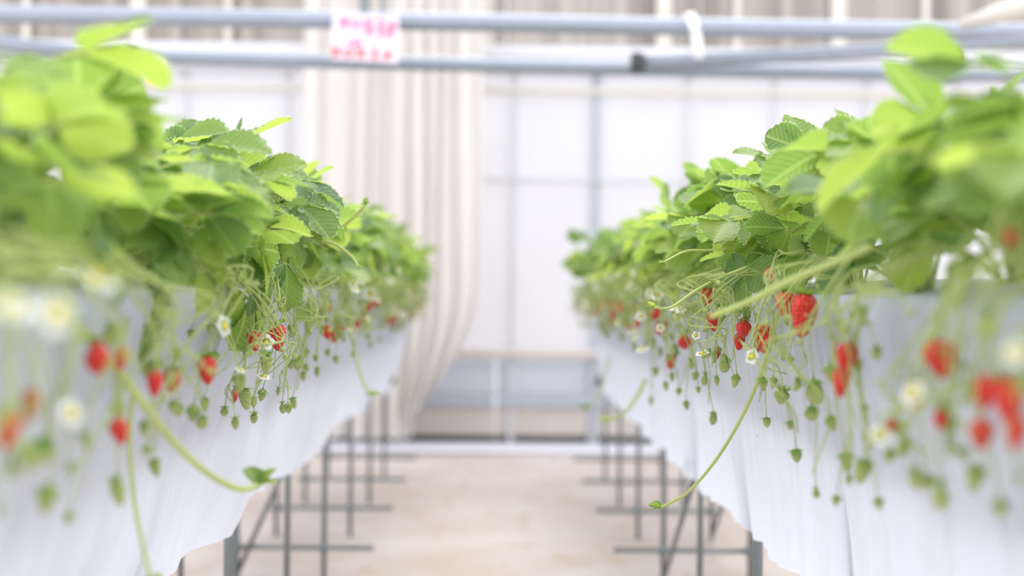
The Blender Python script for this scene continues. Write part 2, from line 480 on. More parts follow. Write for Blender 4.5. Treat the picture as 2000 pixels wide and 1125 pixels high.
def glyph(cx, cy, s, m_, k):
    g = MB()
    pats = [[(-.4,-.3,.4,-.3),(0,-.5,0,.5),(-.4,.2,.4,.1)], [(-.4,-.4,-.3,.4),(.1,-.4,.4,.3),(-.2,.4,.2,.2)],
            [(-.4,-.2,.4,-.3),(-.1,-.5,-.3,.5),(.1,0,.4,.4)], [(-.3,-.4,.3,-.4),(.3,-.4,-.2,.4),(-.2,.4,.4,.4)], [(-.4,0,.4,0),(0,-.4,.1,.4),(-.3,.4,.3,-.2)]]
    for (x0, y0, x1, y1) in pats[k % 5]:
        g.merge(stroke((cx + x0*s, cy + y0*s), (cx + x1*s, cy + y1*s), 0.0042 * s / 18, m_))
    obj('lettering', g.mesh('lettering', M[m_], False), sg)
for k, cx in enumerate((672, 696, 720, 744, 766)): glyph(cx, 44 + k * 1.4, 22, 'sign_pink', k)
for k, cx in enumerate((722, 744, 762)): glyph(cx, 62 + k, 18, 'sign_pink', k + 2)
for k, cx in enumerate((688, 700)): glyph(cx, 84, 16, 'sign_pink', k + 1)
for k, cx in enumerate((656, 681, 705, 731, 757)): glyph(cx, 102 + k * 1.2, 20, 'sign_red', k)
g = MB()
for (px) in (668, 760):
    g.tube([sp(px, 30, 0.005), sp(px, 36, 0.1)], 0.0025, 6)
obj('wire', g.mesh('wire', M['steel']), sg)

# white strap tied over the upper pipe, small paper tag, dark bracket
g = MB()
P = [at(1346, 24, 6.22), at(1352, 34, 6.2), at(1360, 66, 6.2), at(1366, 112, 6.22)]
for i in range(len(P) - 1):
    a, b = P[i], P[i + 1]; w = Vector((0.022, 0, 0.004)); t = Vector((0, -0.004, 0))
    g.add([a - w, a + w, b + w, b - w, a - w + t, a + w + t, b + w + t, b - w + t],
          [(0,1,2,3),(7,6,5,4),(0,4,5,1),(1,5,6,2),(2,6,7,3),(3,7,4,0)])
tag(obj('strap', g.mesh('strap', M['white'])), 'short white strap hanging over the upper pipe', 'strap')
tg = empty('paper_tag', at(303, 160, 6.4)); to = tg.location
g = MB(); a, b = at(286, 118, 6.4) - to, at(320, 142, 6.4) - to
g.box((a.x, -0.006, b.z), (b.x, 0.006, a.z)); obj('card', g.mesh('card', M['white'], False), tg)
g = MB(); a, b = at(286, 142, 6.4) - to, at(320, 162, 6.4) - to
g.box((a.x, -0.006, b.z), (b.x, 0.006, a.z)); obj('band', g.mesh('band', M['orange'], False), tg)
g = MB(); g.tube([at(303, 119, 6.4) - to, at(303, 112, 6.6) - to], 0.003, 6); obj('string', g.mesh('string', M['white']), tg)
tag(tg, 'small white and orange card hanging below the left pipes', 'card')
bk = empty('bracket', at(712, 20, 6.35)); bo = bk.location
g = MB(); a = at(712, -40, 6.35) - bo; b = at(712, 42, 6.35) - bo
g.box((-0.022, -0.02, b.z), (0.022, 0.02, a.z)); obj('arm', g.mesh('arm', M['steel'], False), bk)
g = MB(); a = at(748, -40, 6.35) - bo; b = at(748, 42, 6.35) - bo
g.box((a.x - 0.01, -0.02, b.z), (a.x + 0.01, 0.02, a.z)); obj('arm', g.mesh('arm', M['steel'], False), bk)
tag(bk, 'grey metal hanger above the pink sign', 'bracket')

# ------------------------------------------------------------------ benches
LEG_Y = [1.44 + 0.9 * k for k in range(8)]        # 1.44 ... 7.74
Y0, Y1 = 0.55, 7.75
SIDE = {'left': -1, 'right': 1}
RIM = {'left': 0.455, 'right': 0.512}
def bench(side):
    s = SIDE[side]
    root = empty('growing_bench', (s * 0.76, 4.2, 0))
    o = root.location
    tag(root, f'raised steel pipe growing bench on the {side} of the aisle', 'bench')
    def P(lat, y, z): return Vector((s * lat, y, z)) - o
    for y in LEG_Y:
        for lat in (0.605, 0.915):
            r = 0.0135 if (abs(y - 3.24) < 0.01 and lat < 0.7) else 0.0095
            g = MB(); g.tube([P(lat, y, 0.0), P(lat, y, EYE - 0.05)], r, 12)
            obj('leg', g.mesh('leg', M['steel']), root)
        g = MB(); g.tube([P(0.43, y + 0.02, 0.115), P(0.96, y + 0.02, 0.115)], 0.0095, 10)
        obj('crossbar', g.mesh('crossbar', M['steel']), root)
        g = MB(); g.tube([P(0.60, y + 0.02, EYE - (0.575 if side == 'right' else 0.50)), P(0.93, y + 0.02, EYE - (0.575 if side == 'right' else 0.50))], 0.0095, 10)
        obj('crossbar', g.mesh('crossbar', M['steel']), root)
        for lat in (0.605, 0.915):
            g = MB(); g.tube([P(lat, y, 0.10), P(lat, y, 0.135)], 0.014, 10)
            obj('clamp', g.mesh('clamp', M['steel']), root)
    for lat in (RIM[side] + 0.04, 1.03):
        g = MB(); g.tube([P(lat, Y0, EYE - 0.028), P(lat, Y1, EYE - 0.028)], 0.0125, 12)
        obj('rim_pipe', g.mesh('rim_pipe', M['steel']), root)
    for lat in (0.62, 0.90):
        g = MB(); g.tube([P(lat, Y0, EYE - 0.26), P(lat, Y1, EYE - 0.26)], 0.0125, 12)
        obj('support_pipe', g.mesh('support_pipe', M['steel']), root)
    braces = [((0.915, 5.05, 0.02), (0.60, 5.05, EYE - 0.30))] if side == 'left' else [((0.605, 5.0, 0.03), (0.605, 4.16, EYE - 0.50)), ((0.915, 5.9, 0.03), (0.915, 5.1, EYE - 0.5))]
    for a, b in braces:
        g = MB(); g.tube([P(*a), P(*b)], 0.009, 10)
        obj('brace', g.mesh('brace', M['steel']), root)
    # trough of growing medium, slightly mounded
    g = MB(); vs = []; n = 60
    prof = [(RIM[side] + 0.06, -0.16), (RIM[side] + 0.06, -0.03), (0.62, 0.0), (0.76, 0.012), (0.90, 0.0), (1.005, -0.03), (1.005, -0.16), (0.76, -0.245)]
    for j in range(n + 1):
        y = Y0 + 0.03 + (Y1 - Y0 - 0.06) * j / n
        for (l, h) in prof:
            vs.append(P(l, y, EYE + h + 0.01 * noise.noise(Vector((l * 9, y * 6, s)))))
    k = len(prof)
    fs = [(j*k+i, j*k+(i+1) % k, (j+1)*k+(i+1) % k, (j+1)*k+i) for j in range(n) for i in range(k)]
    fs += [tuple(range(k)), tuple(n*k + i for i in range(k))]
    g.add(vs, fs)
    obj('growing_medium', g.mesh('growing_medium', M['soil']), root)
    # drain elbow at the far end
    g = MB(); g.tube([P(0.66, Y1 - 0.02, EYE - 0.42), P(0.60, Y1 + 0.03, EYE - 0.47), P(0.57, Y1 + 0.05, EYE - 0.53)], 0.03, 12)
    obj('drain_elbow', g.mesh('drain_elbow', M['dark']), root)
    return root
bench('left'); bench('right')

def pleat(x):
    """soft cloth pleats: rounded ridges with tight valleys"""
    return abs(math.sin(x)) ** 0.7 - 0.6
def film_lat(side, y, t):
    """lateral position of the film, t = 0 at the rim and 1 at the hem"""
    wob = 0.5 * noise.noise(Vector((y * 1.7, 0.3, 3)))
    if side == 'left':
        base = RIM['left'] + 0.145 * t ** 1.55 + 0.012 * math.sin(t * math.pi)
        sh = y + 0.22 * t                      # the folds lean towards the camera as they fall
        big = 0.026 * math.sin(sh * 4.1 + 1.3 + wob * 2) + 0.022 * pleat(sh * 5.3 + 2 * wob)
        fine = 0.006 * pleat(sh * 13.5 + 3 * wob) + 0.003 * math.sin(sh * 47)
        nz = 0.03 * noise.noise(Vector((y * 3.1, t * 2.2, 5)))
        a = min(1, t * 1.6)
        return base - (big + fine + nz) * a
    base = RIM['right'] + 0.072 * t + 0.010 * math.sin(t * math.pi)
    sh = y + 0.02 * t
    big = 0.020 * pleat(sh * 8.3 + wob * 2) + 0.010 * math.sin(sh * 15.1 + 1.0)
    fine = 0.009 * pleat(sh * 24 + wob * 5) + 0.003 * math.sin(sh * 57 + 2.0)
    nz = 0.018 * noise.noise(Vector((y * 4.5, t * 1.1, 9)))
    a = min(1, 0.2 + t * 1.3)
    return base - (big + fine + nz) * a
def hem(side, y):
    b = -0.535 if side == 'left' else -0.555
    return b + 0.022 * noise.noise(Vector((y * 2.3, 1.7, SIDE[side]))) + 0.008 * noise.noise(Vector((y * 9, 4, 2)))
def film(side):
    s = SIDE[side]
    g = MB(); n, m = 900, 22; vs = []; th = 0.0
    for j in range(n + 1):
        y = Y0 + (Y1 + 0.02 - Y0) * j / n
        hb = hem(side, y)
        # folded over the rim pipe, then hanging
        for (l, h) in ((1.02, -0.012), (0.88, 0.016), (0.74, 0.022), (0.62, 0.014)):
            vs.append((s * l, y, EYE + h + 0.008 * noise.noise(Vector((y * 6, l * 9, s)))))
        vs.append((s * (RIM[side] + 0.045), y, EYE - 0.002 + 0.006 * noise.noise(Vector((y * 8, 0, 0)))))
        for i in range(m + 1):
            t = i / m
            z = EYE - 0.004 * (1 - t) + hb * t + (-0.002)
            vs.append((s * film_lat(side, y, t), y, z))
    k = m + 6
    g.add(vs, [(j*k+i, j*k+i+1, (j+1)*k+i+1, (j+1)*k+i) for j in range(n) for i in range(k - 1)])
    o = obj('plastic_film', g.mesh('plastic_film', M['film']))
    FILM[side] = o
    tag(o, f'white plastic film hanging in {"slack" if side == "left" else "upright"} folds from the {side} bench', 'plastic film')
FILM = {}
film('left'); film('right')
M['print_blue'] = plain('blue_print', (0.25, 0.45, 0.85), 0.5, 0, 40, 0.1)
def print_mark(px, py, seed):
    r = random.Random(seed)
    side = 'left' if px < VPX else 'right'
    s = SIDE[side]
    lat = 0.53
    for k in range(12):                      # where the line of sight meets the film
        p = at(px, py, X=s * lat)
        t = max(0.0, min(1.0, (EYE - p.z) / -hem(side, p.y)))
        lat = film_lat(side, p.y, t)
    g = MB()
    for k in range(4):
        y0, z0 = p.y + r.uniform(-.02, .02), p.z + r.uniform(-.006, .006)
        dy, dz = r.uniform(-.008, .008), r.uniform(-.007, .007)
        pts = []
        for (y, z) in ((y0, z0), (y0 + dy, z0 + dz), (y0 + dy, z0 + dz + .002), (y0, z0 + .002)):
            pts.append((s * (film_lat(side, y, (EYE - z) / -hem(side, y)) - 0.0025), y, z))
        g.add(pts, [(0, 1, 2, 3)])
    obj('print_mark', g.mesh('print_mark', M['print_blue'], False), FILM[side])
for i_, (x_, y_) in enumerate(((1497, 768), (1503, 776), (1610, 802), (1482, 850), (1805, 905), (1990, 1000), (1520, 812), (222, 775), (205, 768), (330, 700))):
    print_mark(x_, y_, i_)

# ------------------------------------------------------------------ strawberry plants: templates
def leaflet_mb(r, L=1.0, fold=0.25, curl=0.25, wide=0.88):
    g = MB(); teeth = r.choice((9, 10, 11)); rows = teeth * 2
    vs = []; uvs = []; V = (-1, -0.93, -0.6, -0.3, 0, 0.3, 0.6, 0.93, 1)
    ph = r.uniform(0, 6)
    for i in range(rows + 1):
        u = i / rows
        w = 0.5 * wide * (math.sin(math.pi * min(1.0, (u ** 1.12) * 0.985 + 0.015)) ** 0.62)
        if i == 0: w = 0.012
        if i == rows: w = 0.02
        for v in V:
            e = abs(v)
            ww = w
            x = u
            if e == 1 and 0 < i < rows:
                if i % 2: ww = w * 1.05; x = u + 0.030
                else: ww = w * 0.93; x = u - 0.004
            if i == rows: x = u + 0.01 * (1 - e)
            y = v * ww
            z = fold * abs(y) - curl * (u ** 1.8) * 0.5 - curl * 0.5 * (y * y)
            z += 0.014 * math.cos((u - 0.62 * abs(y) ) * math.pi * 2 * 9) * min(1, e * 2) + 0.035 * math.sin(u * 5 + v * 2.2 + ph) * e
            vs.append((x * L, y * L, z * L)); uvs.append((u, y if e < 1 else math.copysign(1.6, v)))
    k = len(V)
    g.add(vs, [(i*k+j, i*k+j+1, (i+1)*k+j+1, (i+1)*k+j) for i in range(rows) for j in range(k - 1)], 0, uvs)
    return g
lr = random.Random(11)
LEAFLETS = []
for k in range(8):
    g = leaflet_mb(lr, 1.0, lr.uniform(0.08, 0.45), lr.uniform(0.05, 0.55), lr.uniform(0.86, 1.04))
    LEAFLETS.append((g, g.mesh('leaflet', M['leaf'])))

LEAFS = {'tall': [], 'mid': [], 'low': [], 'hang': []}
def leaf_template(kind, r):
    """a trifoliate leaf: stalk mesh and three placed leaflets; +X is outward"""
    if kind == 'tall': rad, h, pitch = r.uniform(0.02, 0.12), r.uniform(0.165, 0.235), r.uniform(-15, 70)
    elif kind == 'mid': rad, h, pitch = r.uniform(0.08, 0.175), r.uniform(0.10, 0.19), r.uniform(-55, 30)
    elif kind == 'low': rad, h, pitch = r.uniform(0.09, 0.16), r.uniform(0.055, 0.12), r.uniform(-75, -15)
    else: rad, h, pitch = r.uniform(0.11, 0.15), r.uniform(-0.05, 0.01), r.uniform(-90, -60)
    sway = r.uniform(-0.03, 0.03)
    tip = Vector((rad, sway, h))
    ctrl = Vector((rad * 0.25, -sway * 0.5, max(h, 0.05) * 0.95 + 0.02))
    path = bez((0, 0, 0), ctrl, tip, 9)
    g = MB(); g.tube(path, [0.0026 - 0.0009 * i / 9 for i in range(10)], 6)
    sz = r.uniform(0.072, 0.096)
    pit = R(pitch)
    base = Matrix.Translation(tip) @ Matrix.Rotation(r.uniform(-0.35, 0.35), 4, 'Z') @ Matrix.Rotation(-pit, 4, 'Y') @ Matrix.Rotation(r.uniform(-0.5, 0.5), 4, 'X')
    items = []
    for yaw, sc in ((0, 1.0), (r.uniform(62, 88), 0.92), (-r.uniform(62, 88), 0.92)):
        m = (base @ Matrix.Rotation(R(yaw), 4, 'Z') @ Matrix.Translation((0.007, 0, 0))
             @ Matrix.Rotation(r.uniform(-0.1, 0.40), 4, 'Y') @ Matrix.Rotation(r.uniform(-0.3, 0.3), 4, 'X'))
        d = (m.to_3x3() @ Vector((1, 0, 0)))
        g.tube([tip, m.translation + d * 0.004], 0.0012, 5)
        items.append((r.randrange(len(LEAFLETS)), m @ Matrix.Scale(sz * sc, 4)))
    stalk = g.mesh('leaf_stalk', M['stalk'])
    whole = MB(); whole.merge(g, None, 1)
    for idx, m in items: whole.merge(LEAFLETS[idx][0], m, 0)
    return stalk, items, whole.mesh('leaf', [M['leaf'], M['stalk']])
for kind, n in (('tall', 9), ('mid', 10), ('low', 8), ('hang', 5)):
    for k in range(n): LEAFS[kind].append(leaf_template(kind, lr))

def berry_mb(r, kind):
    g = MB(); n, m = 22, 16; vs = []; fs = []
    ph = r.uniform(0, 6); sq = r.uniform(0.9, 1.08)
    for i in range(m + 1):
        t = i / m
        if kind == 'cone': w = 0.40 * min(1, (t * 5 + 0.25)) ** 0.5 * max(0, 1 - t ** 1.9) ** 0.62
        elif kind == 'wedge': w = 0.39 * min(1, (t * 4.5 + 0.25)) ** 0.5 * max(0, 1 - t ** 3.2) ** 0.6 * (1 - 0.22 * t)
        else: w = 0.45 * math.sin(math.pi * (t * 0.94 + 0.06 * (1 - t))) ** 0.75
        if i == m: w = 0.004
        for k in range(n):
            a = 2 * math.pi * k / n
            lump = 1 + 0.045 * math.sin(3 * a + ph + 2 * t) + 0.03 * math.sin(2 * a + ph)
            vs.append((w * lump * math.cos(a) * sq, w * lump * math.sin(a) / sq, -0.02 - t + 0.06 * math.cos(math.pi * min(1, t * 4)) * (t < 0.25)))
    for i in range(m):
        for k in range(n):
            fs.append((i*n+k, (i+1)*n+k, (i+1)*n+(k+1) % n, i*n+(k+1) % n))
    fs.append(tuple(range(n))); fs.append(tuple(reversed([m*n+k for k in range(n)])))
    g.add(vs, fs)
    return g
BER = {}
for col in ('red', 'turning', 'green'):
    BER[col] = [berry_mb(lr, kd).mesh('strawberry', M['berry_' + col]) for kd in ('cone', 'wedge', 'cone', 'round')]
def calyx_mb(r, flare):
    g = MB(); n = 10
    for k in range(n):
        a = 2 * math.pi * k / n + r.uniform(-0.12, 0.12); L = r.uniform(0.36, 0.5); w = r.uniform(0.07, 0.10)
        d = Vector((math.cos(a), math.sin(a), 0)); q = Vector((-math.sin(a), math.cos(a), 0))
        vs = []
        for (t, ww) in ((0, 0.5), (0.35, 1.0), (0.7, 0.75), (1.0, 0.05)):
            z = 0.02 + flare * t * t * 0.5 + 0.06 * t
            vs += [d * (t * L) - q * (w * ww) + Vector((0, 0, z)), d * (t * L) + Vector((0, 0, z + 0.015)), d * (t * L) + q * (w * ww) + Vector((0, 0, z))]
        g.add(vs, [(i*3+j, i*3+j+1, (i+1)*3+j+1, (i+1)*3+j) for i in range(3) for j in range(2)])
    g.tube([(0, 0, -0.03), (0, 0, 0.12)], 0.05, 8)
    return g
CAL = [calyx_mb(lr, f).mesh('calyx', M['calyx']) for f in (-0.5, 0.3, -0.9, -0.2)]
# flower: yellow dome, five round petals, sepals behind; faces +Z
def dome():
    g = MB(); n = 14; vs = []
    for i in range(6):
        t = i / 5
        rr = 0.26 * math.cos(t * math.pi / 2 * 0.98)
        for k in range(n):
            a = 2 * math.pi * k / n
            vs.append((rr * math.cos(a), rr * math.sin(a), 0.05 + 0.20 * math.sin(t * math.pi / 2)))
    g.add(vs, [(i*n+k, i*n+(k+1) % n, (i+1)*n+(k+1) % n, (i+1)*n+k) for i in range(5) for k in range(n)])
    for k in range(16):
        a = 2 * math.pi * k / 16
        g.tube([(0.22 * math.cos(a), 0.22 * math.sin(a), 0.06), (0.40 * math.cos(a), 0.40 * math.sin(a), 0.17)], [0.012, 0.032], 5)
    return g.mesh('flower_centre', M['pollen'])
def petal():
    g = MB(); vs = []; n = 8
    for i in range(n + 1):
        t = i / n
        w = 0.44 * math.sin(math.pi * min(1, 0.06 + t * 0.90)) ** 0.6
        for v in (-1, -0.5, 0, 0.5, 1):
            vs.append((0.12 + 0.88 * t - 0.05 * v * v * t, w * v, 0.02 + 0.10 * t * (1 - t) * 2 - 0.05 * v * v + 0.03 * t))
    g.add(vs, [(i*5+j, i*5+j+1, (i+1)*5+j+1, (i+1)*5+j) for i in range(n) for j in range(4)])
    return g.mesh('petal', M['petal'])
FL_C, FL_P, FL_S = dome(), petal(), calyx_mb(lr, 0.2).mesh('sepals', M['calyx'])

# ------------------------------------------------------------------ plants
ORD = ['nearest', 'second', 'third', 'fourth', 'fifth', 'sixth', 'seventh', 'eighth', 'ninth', 'tenth', 'eleventh', 'twelfth', 'thirteenth',
       'fourteenth', 'fifteenth', 'sixteenth', 'seventeenth', 'eighteenth', 'nineteenth', 'twentieth', 'twenty-first', 'twenty-second',
       'twenty-third', 'twenty-fourth', 'twenty-fifth', 'twenty-sixth', 'twenty-seventh', 'twenty-eighth', 'twenty-ninth', 'thirtieth',
       'thirty-first', 'thirty-second', 'thirty-third']
PL = {'left': [], 'right': []}
pr = random.Random(23)
for side in ('left', 'right'):
    y = 1.02; i = 0
    while y < 7.62:
        lat = (0.575 if side == 'left' else 0.615) + (0.02 if i % 2 else -0.02) + pr.uniform(-0.012, 0.012)
        PL[side].append(dict(y=y + pr.uniform(-0.02, 0.02), lat=lat, fruit=[], flower=[], loose=[]))
        y += 0.222; i += 1
    n = len(PL[side])
    for i, p in enumerate(PL[side]):
        e = empty('strawberry_plant', (SIDE[side] * p['lat'], p['y'], EYE - 0.005))
        nm = ORD[i] + ' strawberry plant' if i == 0 else ORD[i] + ' strawberry plant from the camera'
        tag(e, f'leafy {nm} in the {side} bench' if i < n - 1 else f'leafy farthest strawberry plant at the end of the {side} bench',
            'strawberry plant', f'strawberry plants in the {side} bench')
        p['o'] = e
        p['near'] = p['y'] < 4.7

def put_leaf(p, side, kind, ang, sc, tilt):
    stalk, items, whole = pr.choice(LEAFS[kind])
    # +X of the template points to the aisle at ang = 0
    base = 0.0 if side == 'left' else math.pi
    m = Matrix.Translation((pr.uniform(-0.012, 0.012), pr.uniform(-0.015, 0.015), 0)) @ Matrix.Rotation(base + ang, 4, 'Z') @ Matrix.Rotation(tilt, 4, 'Y') @ Matrix.Scale(sc, 4)
    if p['near']:
        l = obj('leaf', stalk, p['o'], m)
        for idx, mm in items:
            obj('leaflet', LEAFLETS[idx][1], l, mm)
    else:
        obj('leaf', whole, p['o'], m)
HM = {('left', 3): 0.98, ('left', 4): 0.92, ('left', 5): 1.0, ('left', 6): 1.22, ('left', 7): 1.15, ('left', 8): 1.12, ('left', 9): 1.08}
for side in ('left', 'right'):
    for p in PL[side]:
        hm = HM.get((side, PL[side].index(p)), 1.0)
        for k in range(6): put_leaf(p, side, 'tall', pr.uniform(-math.pi, math.pi), hm * pr.uniform(0.9, 1.15), pr.uniform(-0.15, 0.25))
        for k in range(8): put_leaf(p, side, 'mid', pr.uniform(-1.9, 1.9), min(1.1, hm) * pr.uniform(0.85, 1.15), pr.uniform(-0.2, 0.2))
        for k in range(2): put_leaf(p, side, 'mid', math.pi + pr.uniform(-1.2, 1.2), pr.uniform(0.9, 1.1), pr.uniform(-0.2, 0.2))
        for k in range(1 if side == 'right' and p['y'] < 2.1 else 4): put_leaf(p, side, 'low', pr.uniform(-1.4, 1.4), pr.uniform(0.75, 1.05), pr.uniform(-0.15, 0.15))
        if pr.random() < (0.4 if side == 'left' else 0.0 if p['y'] < 2.1 else 0.25): put_leaf(p, side, 'hang', pr.uniform(-0.9, 0.9), pr.uniform(0.7, 1.0), pr.uniform(-0.1, 0.1))

# ------------------------------------------------------------------ fruit and flowers seen in the photograph
def nearest(side, y):
    return min(PL[side], key=lambda p: abs(p['y'] - y))
def add_fruit(px, py, wpx, hpx, col, lat=None, shape=None):
    """px, py: middle of the berry"""
    side = 'left' if px < VPX else 'right'
    if lat is None: lat = 0.415 if side == 'left' else 0.452
    c = at(px, py, X=SIDE[side] * lat)
    L = hpx / FPX * c.y; Wd = wpx / FPX * c.y
    p = nearest(side, c.y - 0.02)
    p['fruit'].append((c + Vector((0, 0, L * 0.5)), L, Wd, col, shape))
def add_flower(px, py, dpx, face, lat=None):
    side = 'left' if px < VPX else 'right'
    if lat is None: lat = 0.375 if side == 'left' else 0.395
    c = at(px, py, X=SIDE[side] * lat)
    nearest(side, c.y - 0.02)['flower'].append((c, dpx / FPX * c.y * 0.5, face))

RED = [(190, 700, 44, 56), (243, 702, 26, 44), (305, 750, 30, 44), (404, 725, 34, 48), (496, 666, 24, 38), (540, 660, 37, 46),
       (636, 650, 18, 26), (654, 658, 14, 22), (24, 840, 44, 70), (66, 795, 34, 60), (230, 845, 36, 46),
       (1506, 537, 24, 26), (1536, 597, 42, 46), (1574, 619, 52, 76), (1491, 663, 34, 50), (1454, 640, 28, 34), (1446, 668, 22, 30),
       (1474, 690, 18, 22), (1311, 707, 20, 28), (1337, 668, 24, 26), (1268, 588, 19, 22), (1381, 580, 26, 32), (1394, 630, 30, 32),
       (1655, 702, 38, 54), (1649, 748, 32, 54), (1832, 706, 54, 66), (1934, 770, 44, 62), (1966, 786, 60, 90), (1922, 852, 44, 52),
       (1994, 850, 36, 56), (1744, 836, 20, 28), (1842, 822, 28, 32), (1978, 465, 24, 30), (1240, 600, 14, 20), (1300, 640, 14, 20)]
for (x, y, w, h) in RED:
    add_fruit(x, y, w * 1.12, h * 1.08, 'red', 0.468 if 1500 < x < 1600 else (0.395 if x < 600 else 0.428 if x > 1600 else None), 1 if x in (1574, 1655, 1966) else None)
TURN = [(340, 742, 38, 48), (462, 772, 16, 28), (1402, 690, 18, 24), (1790, 772, 44, 60), (1700, 700, 0, 0)]
for (x, y, w, h) in TURN[:4]: add_fruit(x, y, w, h, 'turning')
GREEN = [(340, 795, 20, 24), (352, 800, 20, 24), (380, 808, 26, 32), (398, 825, 22, 26), (460, 828, 16, 20), (497, 818, 15, 18), (478, 780, 26, 40),
         (514, 772, 18, 24), (552, 797, 14, 20), (563, 797, 16, 20), (572, 788, 14, 22), (545, 765, 10, 14), (470, 750, 22, 30), (440, 803, 16, 18),
         (495, 786, 15, 20), (520, 712, 24, 36), (592, 735, 14, 18), (620, 728, 12, 16), (618, 700, 11, 14), (640, 690, 11, 14), (586, 710, 14, 18), (600, 690, 12, 16),
         (100, 975, 38, 56), (90, 880, 44, 52), (28, 915, 26, 40), (140, 912, 18, 22), (228, 965, 28, 52), (137, 1012, 18, 22), (288, 880, 18, 22),
         (302, 915, 24, 34), (285, 838, 22, 30), (168, 865, 22, 36), (230, 800, 30, 34), (5, 995, 14, 24), (290, 720, 24, 30), (312, 715, 28, 30),
         (420, 700, 20, 26), (400, 790, 20, 26), (1418, 712, 22, 32), (1440, 745, 16, 26), (1378, 742, 14, 22), (1400, 745, 11, 15),
         (1394, 818, 16, 26), (1498, 826, 17, 18), (1543, 832, 15, 17), (1512, 748, 16, 22), (1530, 778, 30, 26), (1590, 768, 36, 50), (1622, 730, 26, 36),
         (1560, 755, 18, 22), (1586, 808, 28, 28), (1622, 828, 22, 30), (1556, 893, 22, 24), (1595, 965, 16, 18), (1636, 980, 18, 20), (1652, 905, 28, 40),
         (1690, 925, 32, 46), (1660, 938, 16, 20), (1690, 800, 16, 20), (1545, 705, 14, 18), (1716, 985, 20, 24), (1790, 940, 28, 34), (1815, 945, 28, 28), (1838, 972, 34, 50),
         (1912, 940, 36, 56), (1958, 996, 34, 34), (1742, 892, 22, 28), (1770, 880, 26, 34), (1700, 860, 24, 34), (1760, 840, 24, 30), (1860, 880, 24, 30), (1885, 890, 24, 30), (1995, 940, 16, 30),
         (1312, 738, 12, 16), (1300, 755, 12, 18), (1280, 727, 12, 18), (1350, 712, 13, 18), (1340, 792, 12, 18), (1326, 765, 12, 14), (1272, 785, 10, 14),
         (1364, 762, 10, 12), (1290, 690, 12, 16), (1360, 735, 14, 18), (1395, 700, 14, 20), (1440, 610, 14, 18), (1412, 625, 18, 20), (1640, 640, 16, 20), (1715, 690, 20, 28)]
for (x, y, w, h) in GREEN: add_fruit(x, y, w, h, 'green', rnd.uniform(0.395, 0.43) + (0.036 if x > 970 else 0))
FLOW = [(438, 636, 46, 'aisle'), (521, 668, 34, 'cam'), (722, 573, 30, 'cam'), (706, 546, 22, 'aisle'), (192, 545, 100, 'up'), (112, 612, 92, 'aisle'), (140, 806, 60, 'aisle'),
        (735, 585, 22, 'up'), (1322, 601, 34, 'up'), (1284, 576, 26, 'cam'), (1470, 696, 36, 'aisle'), (1372, 690, 30, 'up'), (1330, 606, 24, 'up'), (1255, 682, 30, 'up'),
        (1360, 655, 18, 'cam'), (1786, 768, 60, 'aisle'), (1985, 690, 60, 'aisle'), (1720, 850, 44, 'cam'), (1290, 640, 18, 'cam'), (1240, 660, 16, 'aisle'), (1165, 560, 16, 'cam'), (1150, 600, 16, 'cam'),
        (1205, 630, 18, 'aisle'), (770, 605, 18, 'cam'), (790, 590, 14, 'aisle'), (515, 735, 30, 'up'), (470, 722, 24, 'up'), (30, 600, 90, 'up')]
for (x, y, d, f) in FLOW:
    add_flower(x, y, d, f, 0.30 if d > 80 else None)
# the same kind of clusters continue along both benches
fr = random.Random(5)
for side in ('left', 'right'):
    s = SIDE[side]
    dl = 0.0 if side == 'left' else 0.036
    for p in PL[side]:
        y = p['y']
        far = max(0.0, min(1.0, (y - 2.6) / 1.2))
        for k in range(int(2 + 4 * far)):
            c = Vector((s * (dl + fr.uniform(0.375, 0.44)), y + fr.uniform(-0.11, 0.13), EYE - fr.uniform(0.02, 0.18 if y > 2.6 else 0.15)))
            L = fr.uniform(0.011, 0.022)
            p['fruit'].append((c, L, L * 0.8, 'green', None))
        if y > 3.3:
            for k in range(fr.choice((0, 1, 1, 2))):
                c = Vector((s * (dl + fr.uniform(0.38, 0.43)), y + fr.uniform(-0.1, 0.1), EYE - fr.uniform(0.03, 0.13)))
                L = fr.uniform(0.026, 0.036)
                p['fruit'].append((c, L, L * 0.78, fr.choice(('red', 'red', 'turning')), None))
            for k in range(fr.choice((1, 1, 2))):
                c = Vector((s * (dl + fr.uniform(0.34, 0.41)), y + fr.uniform(-0.1, 0.1), EYE + fr.uniform(-0.12, 0.06)))
                p['flower'].append((c, fr.uniform(0.012, 0.018), fr.choice(('cam', 'aisle', 'up'))))
        for k in range(3 if y < 2.3 else 5):      # bare side shoots with bud tips
            c = Vector((s * (dl + fr.uniform(0.34, 0.42)), y + fr.uniform(-0.24, 0.12), EYE - fr.uniform(-0.01, 0.13)))
            p['loose'].append(c)

